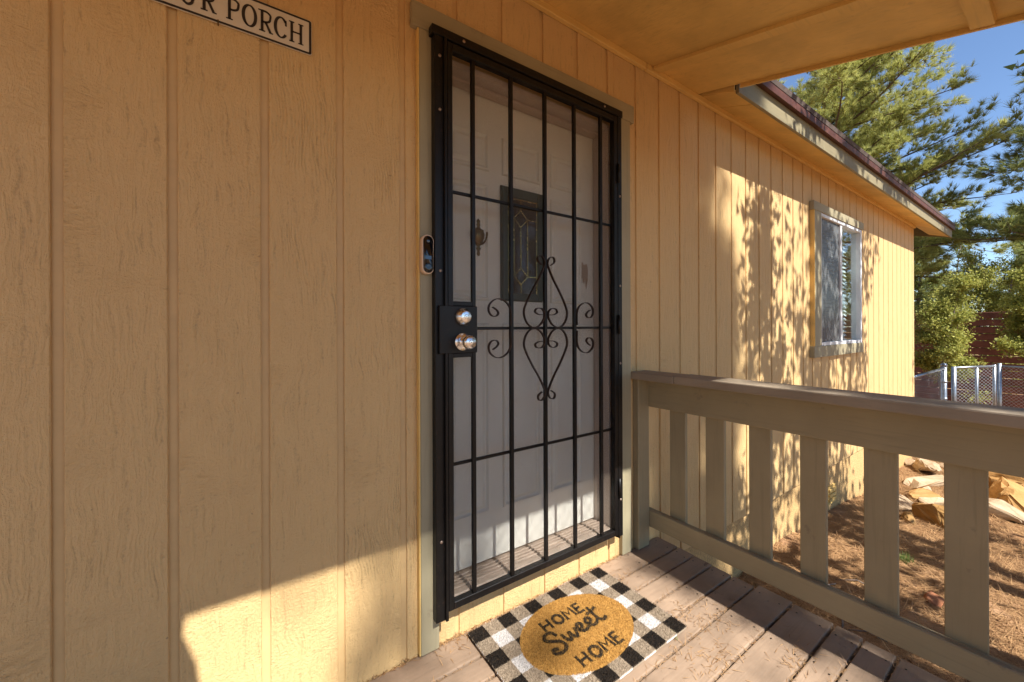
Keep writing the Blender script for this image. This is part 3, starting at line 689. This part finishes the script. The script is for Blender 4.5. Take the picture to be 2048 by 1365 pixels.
sw = [[(-.088, .050+sy), (-.098, .072+sy), (-.126, .074+sy), (-.138, .054+sy), (-.118, .036+sy), (-.092, .018+sy), (-.090, -.008+sy), (-.118, -.020+sy), (-.146, -.010+sy), (-.140, .006+sy), (-.122, .000+sy)],
      [(-.072, .042+sy), (-.066, .012+sy), (-.052, .006+sy), (-.040, .036+sy), (-.036, .012+sy), (-.022, .006+sy), (-.008, .040+sy)],
      [(-.004, .020+sy), (.020, .026+sy), (.028, .040+sy), (.014, .048+sy), (.002, .032+sy), (.010, .010+sy), (.034, .008+sy), (.048, .020+sy)],
      [(.044, .020+sy), (.066, .026+sy), (.074, .042+sy), (.060, .050+sy), (.048, .034+sy), (.056, .012+sy), (.080, .008+sy), (.098, .022+sy)],
      [(.108, .090+sy), (.104, .050+sy), (.106, .018+sy), (.120, .006+sy), (.138, .014+sy)], [(.080, .062+sy), (.106, .066+sy), (.136, .074+sy)]]
for s in sw: mstroke([(p[0], p[1]+.028) for p in s], .0092, True)
quadmesh('lettering', TV, TF, 'coir_ink', DM, (0, 0, -.0015))
TVn = np.array([tuple(v) for v in TV])
N = 9000; idx = rr.randint(0, len(TVn), N); P = TVn[idx]+rr.normal(0, .0022, (N, 3)); P[:, 2] = .0125
a = rr.uniform(0, 6.28, N); tl = rr.uniform(0, .7, N); L = rr.uniform(.003, .0075, N)
tip = P+np.stack([np.cos(a)*np.sin(tl)*L, np.sin(a)*np.sin(tl)*L, np.cos(tl)*L], 1); sd = np.stack([-np.sin(a)*w, np.cos(a)*w, 0*a], 1)
tag(tri_mesh('printed_pile', np.stack([P-sd, P+sd, tip], 1).reshape(-1, 3), 'coir_ink', DM, (0, 0, -.0015)), kind='stuff')

# ------------------------------------------------------------------ rocks, litter, tufts
def rock(x, y, sx, sy_, sz, mat, label, seed, rot=0, tilt=0):
    q = random.Random(seed); bm = bmesh.new()
    for _ in range(16):
        v = Vector((q.gauss(0, 1), q.gauss(0, 1), q.gauss(0, 1))).normalized(); v = Vector((v.x*sx/2*q.uniform(.8, 1.1), v.y*sy_/2*q.uniform(.8, 1.1), max(-.35, v.z)*sz/2*q.uniform(.75, 1.1)))
        bm.verts.new(v)
    bmesh.ops.convex_hull(bm, input=bm.verts); bmesh.ops.delete(bm, geom=[v for v in bm.verts if not v.link_faces], context='VERTS')
    bmesh.ops.bevel(bm, geom=list(bm.edges), offset=.06*min(sx, sy_, sz), segments=1, affect='EDGES')
    bmesh.ops.triangulate(bm, faces=bm.faces); bmesh.ops.subdivide_edges(bm, edges=bm.edges, cuts=1)
    for v in bm.verts: v.co += Vector((q.gauss(0, 1), q.gauss(0, 1), q.gauss(0, 1)))*.012*min(sx, sz)
    o = finish(bm, 'rock', mat, None, (x, y, gz(x, y)+sz*.14)); o.rotation_euler = (tilt, q.uniform(-.08, .08), rot)
    tag(o, label, 'rock', 'sandstone rocks lying in the yard')
rq = random.Random(11)
for k_, (x, y, a_, b_, h_, m_, rot_, tl_, lab_) in enumerate([
    (3.64, -.81, .15, .12, .10, 'rock_red', .4, 0, 'small red rock lying on brown needles left of the widest picket'),
    (5.24, -.55, .42, .26, .40, 'rock_gold', 1.2, .35, 'golden peaked rock at the near end of the rock border'),
    (5.50, -.66, .55, .30, .30, 'rock_pale', .6, .12, 'pale slab resting against the golden peaked rock'),
    (5.00, -.46, .20, .13, .16, 'rock_gold', .2, -.2, 'small golden chip lying left of the peaked rock'),
    (5.58, -.30, .62, .34, .16, 'rock_pale', .1, .05, 'broad pale flagstone nearest the foundation'),
    (5.85, -.52, .60, .30, .12, 'rock_pale', .3, .08, 'flat pale flagstone behind the golden peaked rock'),
    (5.98, -.38, .34, .18, .20, 'rock_gold', 2.2, .25, 'short wedge of golden stone on the flagstones'),
    (6.34, -.30, .55, .24, .12, 'rock_pale', .2, .1, 'narrow pale slab in the middle of the border'),
    (6.74, -.30, 1.05, .34, .17, 'rock_pale', 2.9, .05, 'longest pale slab lying across the rock border'),
    (7.28, -.20, .50, .26, .30, 'rock_pale', .5, .3, 'tilted pale block behind the longest slab'),
    (7.45, -.04, .26, .18, .16, 'rock_pale', .9, 0, 'small pale stone by the house corner'),
    (7.75, -.32, .50, .26, .16, 'rock_pale', .3, 0, 'pale slab at the far end of the border'),
    (6.60, -1.00, .85, .62, .58, 'rock_gold', .3, .1, 'big golden boulder at the right edge of the picture'),
    (7.20, -.88, .80, .52, .46, 'rock_gold', 1.0, 0, 'golden boulder standing behind the biggest one'),
    (6.10, -.88, .62, .40, .26, 'rock_pale', .7, .12, 'pale humped slab in front of the golden boulders'),
    (7.65, -.72, .30, .20, .24, 'rock_pale', .4, 0, 'pale stone peeking out behind the last picket')]):
    rock(x, y, a_, b_, h_, m_, lab_, 60+k_, rot_, tl_)
def needles(name, N, fx, fy, fz, Lr, w, mat, seed, up=.25):
    q = np.random.RandomState(seed)
    x = fx(q, N); y = fy(q, N); z = np.array([fz(a_, b_) for a_, b_ in zip(x, y)])
    a = q.uniform(0, 2*np.pi, N); L = q.uniform(*Lr, N); e = q.normal(0, up, N)
    d = np.stack([np.cos(a)*L, np.sin(a)*L, np.abs(e)*L], 1); P = np.stack([x, y, z], 1)
    s = np.stack([-np.sin(a)*w, np.cos(a)*w, 0*a], 1)
    return np.stack([P-s, P+s, P+d], 1).reshape(-1, 3)
U = lambda a, b: (lambda q, N: q.uniform(a, b, N))
nl = needles('n', 60000, lambda q, N: 1.9+6.4*q.uniform(0, 1, N)**1.5, U(-1.45, .0), lambda x, y: gz(x, y)+.006, (.06, .16), .0022, 'litter', 4, .15)
tag(tri_mesh('needle_litter', nl, 'litter'), 'dry brown pine needles covering the dirt behind the railing', 'needles', kind='stuff')
def twig_obj(name, pts, r, mat, label, cat, group=None):
    V, F = [], []; tube(V, F, pts, r, 6); return tag(quadmesh(name, V, F, mat, None, (0, 0, 0), True), label, cat, group)
for i in range(5):
    x, y = rq.uniform(2.7, 3.9), rq.uniform(-.75, -.15); a = rq.uniform(0, 3.1); l = rq.uniform(.15, .4); z = gz(x, y)+.02
    twig_obj('twig', [(x, y, z), (x+math.cos(a)*l*.5, y+math.sin(a)*l*.5, z+rq.uniform(.0, .03)), (x+math.cos(a+.4)*l, y+math.sin(a+.4)*l, z+.005)], [.005, .004, .002], 'bark_grey', 'thin dry grey twig lying on the needles near the foundation', 'twig', 'dry twigs by the foundation')
dn = needles('d', 420, U(.2, 1.85), lambda q, N: -np.abs(q.normal(.5, .35, N)) % 1.45, lambda x, y: .0035, (.04, .13), .0009, 'litter', 8, .05)
gp = []
for yy in (-.1355, -.228, -.322, -.416, -.513, -.654, -.796, -.883, -.976):
    q = needles('g', 260, U(.2, 1.9), (lambda c: (lambda q, N: q.normal(c, .006, N)))(yy), lambda x, y: -.002, (.008, .035), .0011, 'litter', int(-yy*1000), .3); gp.append(q)
cl = []
for (cx_, cy_) in ((1.43, -.13), (1.48, -.44), (1.53, -.52), (1.38, -.62), (1.28, -.55), (1.60, -.78), (.66, -.02), (1.36, -.10)):
    cl.append(needles('c', 60, (lambda c: (lambda q, N: q.normal(c, .05, N)))(cx_), (lambda c: (lambda q, N: q.normal(c, .04, N)))(cy_), lambda x, y: .002, (.008, .04), .0011, 'litter', int(cx_*999), .25))
cl.append(needles('w', 520, U(.25, 1.66), lambda q, N: -.002-np.abs(q.normal(0, .008, N)), lambda x, y: .001, (.006, .03), .0013, 'litter', 77, .3))
tag(tri_mesh('deck_debris', np.concatenate([dn]+gp+cl), 'litter'), 'fallen pine needles and bark crumbs scattered on the deck boards', 'debris', kind='stuff')
def tuft(x, y, z, n, h, seed, label):
    q = np.random.RandomState(seed); a = q.uniform(0, 6.28, n); L = q.uniform(.5, 1, n)*h; t = q.uniform(.1, .9, n)
    P = np.stack([x+q.normal(0, h*.2, n), y+q.normal(0, h*.2, n), np.full(n, z)], 1); d = np.stack([np.cos(a)*np.sin(t)*L, np.sin(a)*np.sin(t)*L, np.cos(t)*L], 1); s = np.stack([-np.sin(a), np.cos(a), 0*a], 1)*h*.04
    o = tri_mesh('grass_tuft', np.stack([P-s, P+s, P+d], 1).reshape(-1, 3)-np.array([x, y, z]), 'grass', None, (x, y, z)); tag(o, label, 'grass')
tuft(4.05, -.60, gz(4.05, -.6), 90, .09, 1, 'tiny green grass tuft in the yard behind the railing pickets')
tuft(1.33, -.475, .001, 16, .03, 2, 'tiny green sprout growing between deck boards beside the mat')

# ------------------------------------------------------------------ plank fence, wire fence, gate
FX = 14.2
pf = thing('plank_fence', 'dark red fence of horizontal planks behind the junipers', 'fence', (FX, 0, gz(FX, 0)))
z = -1.04; i = 0
while z < 1.36:
    for a, b in ((-7.5, -3.02), (-3.0, 1.48), (1.5, 6.0)):
        box('plank', FX-.012+R0.uniform(-.012, .012), FX+.018, a, b, z, z+.152+R0.uniform(-.004, .004), 'red_plank', pf, .006)
    z += .168
for y in (-7.4, -5.2, -3.01, -.8, 1.49, 3.7, 5.9): box('post', FX+.034, FX+.124, y-.045, y+.045, gz(FX, y)-.3, 1.38, 'red_plank', pf, .004)
def pole(name, pts, r, parent, n=10):
    V, F = [], []; tube(V, F, pts, r, n); return quadmesh(name, V, F, 'iron_galv', parent, -wloc(parent), True)
def mesh_panel(parent, p, q, z0, z1):
    p = Vector(p); q = Vector(q); d = q-p; bm = bmesh.new()
    vs_ = [bm.verts.new(v) for v in ((0, 0, z0), (d.x, d.y, z0), (d.x, d.y, z1), (0, 0, z1))]; bm.faces.new(vs_)
    me = bpy.data.meshes.new('chain_link'); bm.to_mesh(me); bm.free(); return link('chain_link', me, 'chain', parent, Vector((p.x, p.y, 0))-wloc(parent))
wf = thing('chain_link_fence', 'galvanised chain link fence running from the house corner', 'fence', (7.96, .1, gz(8, 0)))
A, B = (7.93, .09), (10.40, .05); ztop = .385
pole('top_rail', [(*A, ztop), (*B, ztop)], .021, wf); mesh_panel(wf, A, B, gz(9, 0)+.02, ztop+.02)
pole('post', [(10.40, .05, gz(10.4, 0)-.2), (10.40, .05, ztop+.05)], .038, wf); lathe('post_cap', [(.043, 0), (.043, .03), (.03, .05), (.008, .062)], 'iron_galv', wf, (10.40, .05, ztop+.04), (0, 0, 1), 14)
for zz in (ztop-.25, ztop-.55): lathe('post_band', [(.043, 0), (.043, .03)], 'iron_galv', wf, (10.40, .05, zz), (0, 0, 1), 14)
wg = thing('wire_gate', 'galvanised chain link gate standing ajar beside the fence post', 'gate', (10.72, -.03, gz(10.7, 0)))
A, B = (10.72, -.03), (11.72, -.42)
zb = gz(11, 0)+.08
pole('gate_stile', [(*A, zb), (*A, ztop+.02)], .034, wg); pole('gate_stile', [(*B, zb), (*B, ztop+.03)], .024, wg); pole('gate_rail', [(*A, ztop), (*B, ztop)], .022, wg); pole('gate_rail', [(*A, zb+.02), (*B, zb+.02)], .022, wg); mesh_panel(wg, A, B, zb, ztop)
mid = (11.28, -.245); pole('gate_brace', [(*mid, zb), (*mid, ztop)], .024, wg)
wf2 = thing('chain_link_fence', 'chain link fence right of the gate in front of the red planks', 'fence', (11.86, -.47, gz(11.8, 0)))
A, B = (11.86, -.47), (11.60, -4.6)
pole('top_rail', [(*A, ztop), (*B, ztop)], .019, wf2); mesh_panel(wf2, A, B, gz(11.7, -2)+.02, ztop+.015)
for t in (0, .5, 1): p = Vector(A).lerp(Vector(B), t); pole('post', [(p.x, p.y, gz(p.x, p.y)-.2), (p.x, p.y, ztop+.05)], .030, wf2)

# ------------------------------------------------------------------ trees
class Limbs:
    def __init__(s): s.V = []; s.F = []
    def add(s, pts, r0, r1, n=5):
        m = len(pts); rad = [r0+(r1-r0)*(i/(m-1)) for i in range(m)]; tube(s.V, s.F, pts, rad, n)
def walk(q, p, d, L, n, wob, grav=0.0):
    pts = [p.copy()]; d = d.normalized()
    for i in range(n):
        d = (d+Vector((q.gauss(0, wob), q.gauss(0, wob), q.gauss(0, wob)+grav))).normalized(); p = p+d*(L/n); pts.append(p.copy())
    return pts
def leaf_tris(pos, dr, n, spread, L, w, seed, along=0.0):
    q = np.random.RandomState(seed); pos = np.array(pos); dr = np.array(dr); K = len(pos)
    P = np.repeat(pos, n, 0); D = np.repeat(dr, n, 0)
    P = P-D*q.uniform(0, along, (K*n, 1)) if along else P
    d = D+q.normal(0, spread, (K*n, 3)); d /= np.linalg.norm(d, axis=1, keepdims=True)
    L_ = q.uniform(L[0], L[1], (K*n, 1)); s = np.cross(d, q.normal(0, 1, (K*n, 3))); s /= np.linalg.norm(s, axis=1, keepdims=True)
    return np.stack([P-s*w, P+s*w, P+d*L_], 1).reshape(-1, 3)
def leaf_blobs(pos, n, rad, size, seed):
    """small leaf-sized quads (as two triangles sharing no verts) scattered about each twig tip"""
    q = np.random.RandomState(seed); pos = np.array(pos); K = len(pos)
    P = np.repeat(pos, n, 0)+q.normal(0, 1, (K*n, 3))*np.array(rad)
    u = q.normal(0, 1, (K*n, 3)); u /= np.linalg.norm(u, axis=1, keepdims=True); s = np.cross(u, q.normal(0, 1, (K*n, 3))); s /= np.linalg.norm(s, axis=1, keepdims=True)
    z = q.uniform(size[0], size[1], (K*n, 1)); u = u*z; s = s*z*.38
    return np.stack([P-s, P+s, P+u], 1).reshape(-1, 3)
def build_tree(name, loc, limbs, leaves, bark, leafmat, label, group=None, cat='tree'):
    t = thing(name, label, cat, loc, group)
    quadmesh('trunk', limbs.V, limbs.F, bark, t, (0, 0, 0), True)
    tri_mesh('crown', leaves, leafmat, t)
    return t
def pine(loc, H, r, base, maxL, seed, leafmat, label, whorls=17, per=4, dens=1.0, droop=-.02, needle=(.14, .22), w=.0045, n=26, side=None, top_taper=.55, bare=0):
    q = random.Random(seed); lb = Limbs(); pos = []; dr = []
    tr = walk(q, Vector((0, 0, -.3)), Vector((q.gauss(0, .02), q.gauss(0, .02), 1)), H+.3, 14, .022); lb.add(tr, r, r*.12, 9)
    def at(h):
        k = max(0, min(.9999, (h+.3)/(H+.3)))*14; i = int(k); return tr[i].lerp(tr[i+1], k-i)
    for wi in range(whorls):
        f = (wi+q.uniform(-.3, .3))/whorls; f = max(0, min(.985, f)); h = base+(H-base)*f; L0 = maxL*(1-f)**top_taper*(.75+.25*min(1, f*6+.3))
        az0 = q.uniform(0, 6.28)
        for b in range(per):
            az = az0+b*6.283/per+q.gauss(0, .35)
            if side is not None and q.random() < .45: az = side+q.gauss(0, .6)
            L = L0*q.uniform(.55, 1.05); el = .12+.75*f+q.gauss(0, .12)
            p0 = at(h); d = Vector((math.cos(az)*math.cos(el), math.sin(az)*math.cos(el), math.sin(el)))
            br = walk(q, p0, d, L, 8, .10, droop); lb.add(br, max(.014, r*.28*(1-f*.6)), .006, 5)
            if q.random() < bare: continue
            for k in range(2, 9):
                for sd_ in range(int(2*dens)+(q.random() < (2*dens) % 1)):
                    t = br[k]-br[k-1]; s_ = t.normalized().cross(Vector((0, 0, 1))).normalized()*q.choice((-1, 1))
                    dd = (t.normalized()*q.uniform(.4, 1.0)+s_*q.uniform(.3, 1.0)+Vector((0, 0, q.uniform(-.1, .45)))).normalized()
                    sl = (.22+.20*L/maxL)*L0*(1.1-k/12)*q.uniform(.5, 1.1)*.55+.18
                    sb = walk(q, br[k-1].lerp(br[k], q.random()), dd, sl, 4, .16, .05); lb.add(sb, .007, .003, 4)
                    for j in range(1, 5):
                        for _ in range(2):
                            e = sb[j]+Vector((q.gauss(0, .06), q.gauss(0, .06), q.gauss(.03, .05))); tdir = ((sb[j]-sb[j-1]).normalized()+Vector((q.gauss(0, .4), q.gauss(0, .4), q.gauss(.25, .3)))).normalized(); pos.append(tuple(e)); dr.append(tuple(tdir))
    return build_tree('pine_tree', loc, lb, leaf_tris(pos, dr, n, .42, needle, w, seed), 'bark', leafmat, label)
def juniper(loc, H, W, seed, leafmat, label, stems=3, n=16, name='juniper_tree', size=(.022, .055), rad=(.045, .045, .040), branches=40, sub=4, cat='tree', trunk_r=.06, open_base=.1, zmin=-9):
    q = random.Random(seed); lb = Limbs(); tips = []
    for s in range(stems):
        a = q.uniform(0, 6.28); tl = q.uniform(.02, .22) if stems > 1 else .02
        tr = walk(q, Vector((q.gauss(0, .06), q.gauss(0, .06), -.2)), Vector((math.cos(a)*tl, math.sin(a)*tl, 1)), H*q.uniform(.8, 1.0) if stems > 1 else H, 10, .06); lb.add(tr, trunk_r, .008, 6)
        for b in range(branches//stems):
            f = open_base+(1-open_base)*(b+q.random())/(branches/stems); k = min(.999, f)*10; i = int(k); p = tr[i].lerp(tr[i+1], k-i)
            L = W*(1.05-f)**.7*q.uniform(.45, 1.05); az = q.uniform(0, 6.28); el = .15+.7*f+q.gauss(0, .2)
            br = walk(q, p, Vector((math.cos(az)*math.cos(el), math.sin(az)*math.cos(el), math.sin(el))), L, 6, .17, .05); lb.add(br, max(.006, trunk_r*.28*(1.1-f)), .003, 4)
            for k2 in range(2, 7):
                for _ in range(sub):
                    d = ((br[k2]-br[k2-1]).normalized()+Vector((q.gauss(0, .8), q.gauss(0, .8), q.gauss(.35, .5)))).normalized(); sb = walk(q, br[k2], d, q.uniform(.10, .34)*min(1.4, W), 2, .2)
                    lb.add(sb, .003, .0015, 3)
                    for e in sb[1:]:
                        if e.z > zmin: tips.append(tuple(e))
    return build_tree(name, loc, lb, leaf_blobs(tips, n, rad, size, seed), 'bark_grey', leafmat, label, cat=cat)
G = lambda x, y: (x, y, gz(x, y))
# trees in view
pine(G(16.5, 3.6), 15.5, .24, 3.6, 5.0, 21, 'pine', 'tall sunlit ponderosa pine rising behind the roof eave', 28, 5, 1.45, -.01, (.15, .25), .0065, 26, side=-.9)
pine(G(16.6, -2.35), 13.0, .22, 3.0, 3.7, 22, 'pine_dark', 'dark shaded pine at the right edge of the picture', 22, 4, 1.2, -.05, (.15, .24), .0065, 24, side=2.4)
pine(G(27.5, 3.3), 7.2, .14, .8, 2.3, 23, 'pine_dark', 'small dark pine beyond the plank fence beside the house corner', 14, 4, 1.1, -.02, (.16, .26), .009, 20)
pine(G(33, -.6), 8.0, .15, .8, 2.8, 24, 'pine_dark', 'far dark pine filling the gap between the junipers', 14, 4, 1.1, -.02, (.16, .26), .010, 20)
juniper(G(12.85, .32), 3.6, .85, 31, 'juniper', 'bright yellow green juniper right behind the wire fence post', 2, 20, trunk_r=.045, open_base=.30)
juniper(G(15.3, -.05), 4.3, 1.25, 32, 'juniper', 'rounded yellow green juniper beyond the red plank fence', 3, 20)
juniper(G(13.0, -.75), 3.6, .95, 33, 'juniper', 'bright juniper whose boughs hang over the wire gate', 2, 20, trunk_r=.045, open_base=.42)
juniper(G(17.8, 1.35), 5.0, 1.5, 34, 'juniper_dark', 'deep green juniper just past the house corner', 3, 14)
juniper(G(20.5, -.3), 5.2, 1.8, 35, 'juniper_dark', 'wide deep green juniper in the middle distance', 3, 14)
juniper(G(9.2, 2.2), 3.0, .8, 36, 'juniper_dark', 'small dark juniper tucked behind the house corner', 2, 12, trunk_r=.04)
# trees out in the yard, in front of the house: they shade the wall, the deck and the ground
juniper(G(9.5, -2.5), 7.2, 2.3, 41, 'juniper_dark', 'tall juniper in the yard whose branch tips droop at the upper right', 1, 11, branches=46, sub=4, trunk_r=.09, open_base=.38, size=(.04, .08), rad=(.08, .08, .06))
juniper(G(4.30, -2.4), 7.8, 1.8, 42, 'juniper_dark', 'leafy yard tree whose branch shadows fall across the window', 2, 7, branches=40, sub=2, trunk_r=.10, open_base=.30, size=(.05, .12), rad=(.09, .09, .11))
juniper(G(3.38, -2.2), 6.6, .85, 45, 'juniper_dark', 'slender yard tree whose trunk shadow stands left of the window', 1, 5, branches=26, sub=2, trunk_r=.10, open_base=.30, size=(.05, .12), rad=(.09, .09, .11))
pine(G(2.25, -6.2), 12.0, .15, 4.6, 1.15, 43, 'pine', 'tall pine in the front yard that shades the wall right of the door', 18, 3, .55, -.02, (.15, .24), .008, 15)
pine(G(.45, -10.5), 15.5, .08, 8.5, 1.7, 44, 'pine', 'tall pine at the back of the front yard dappling the porch', 11, 3, .15, -.02, (.15, .24), .008, 12)
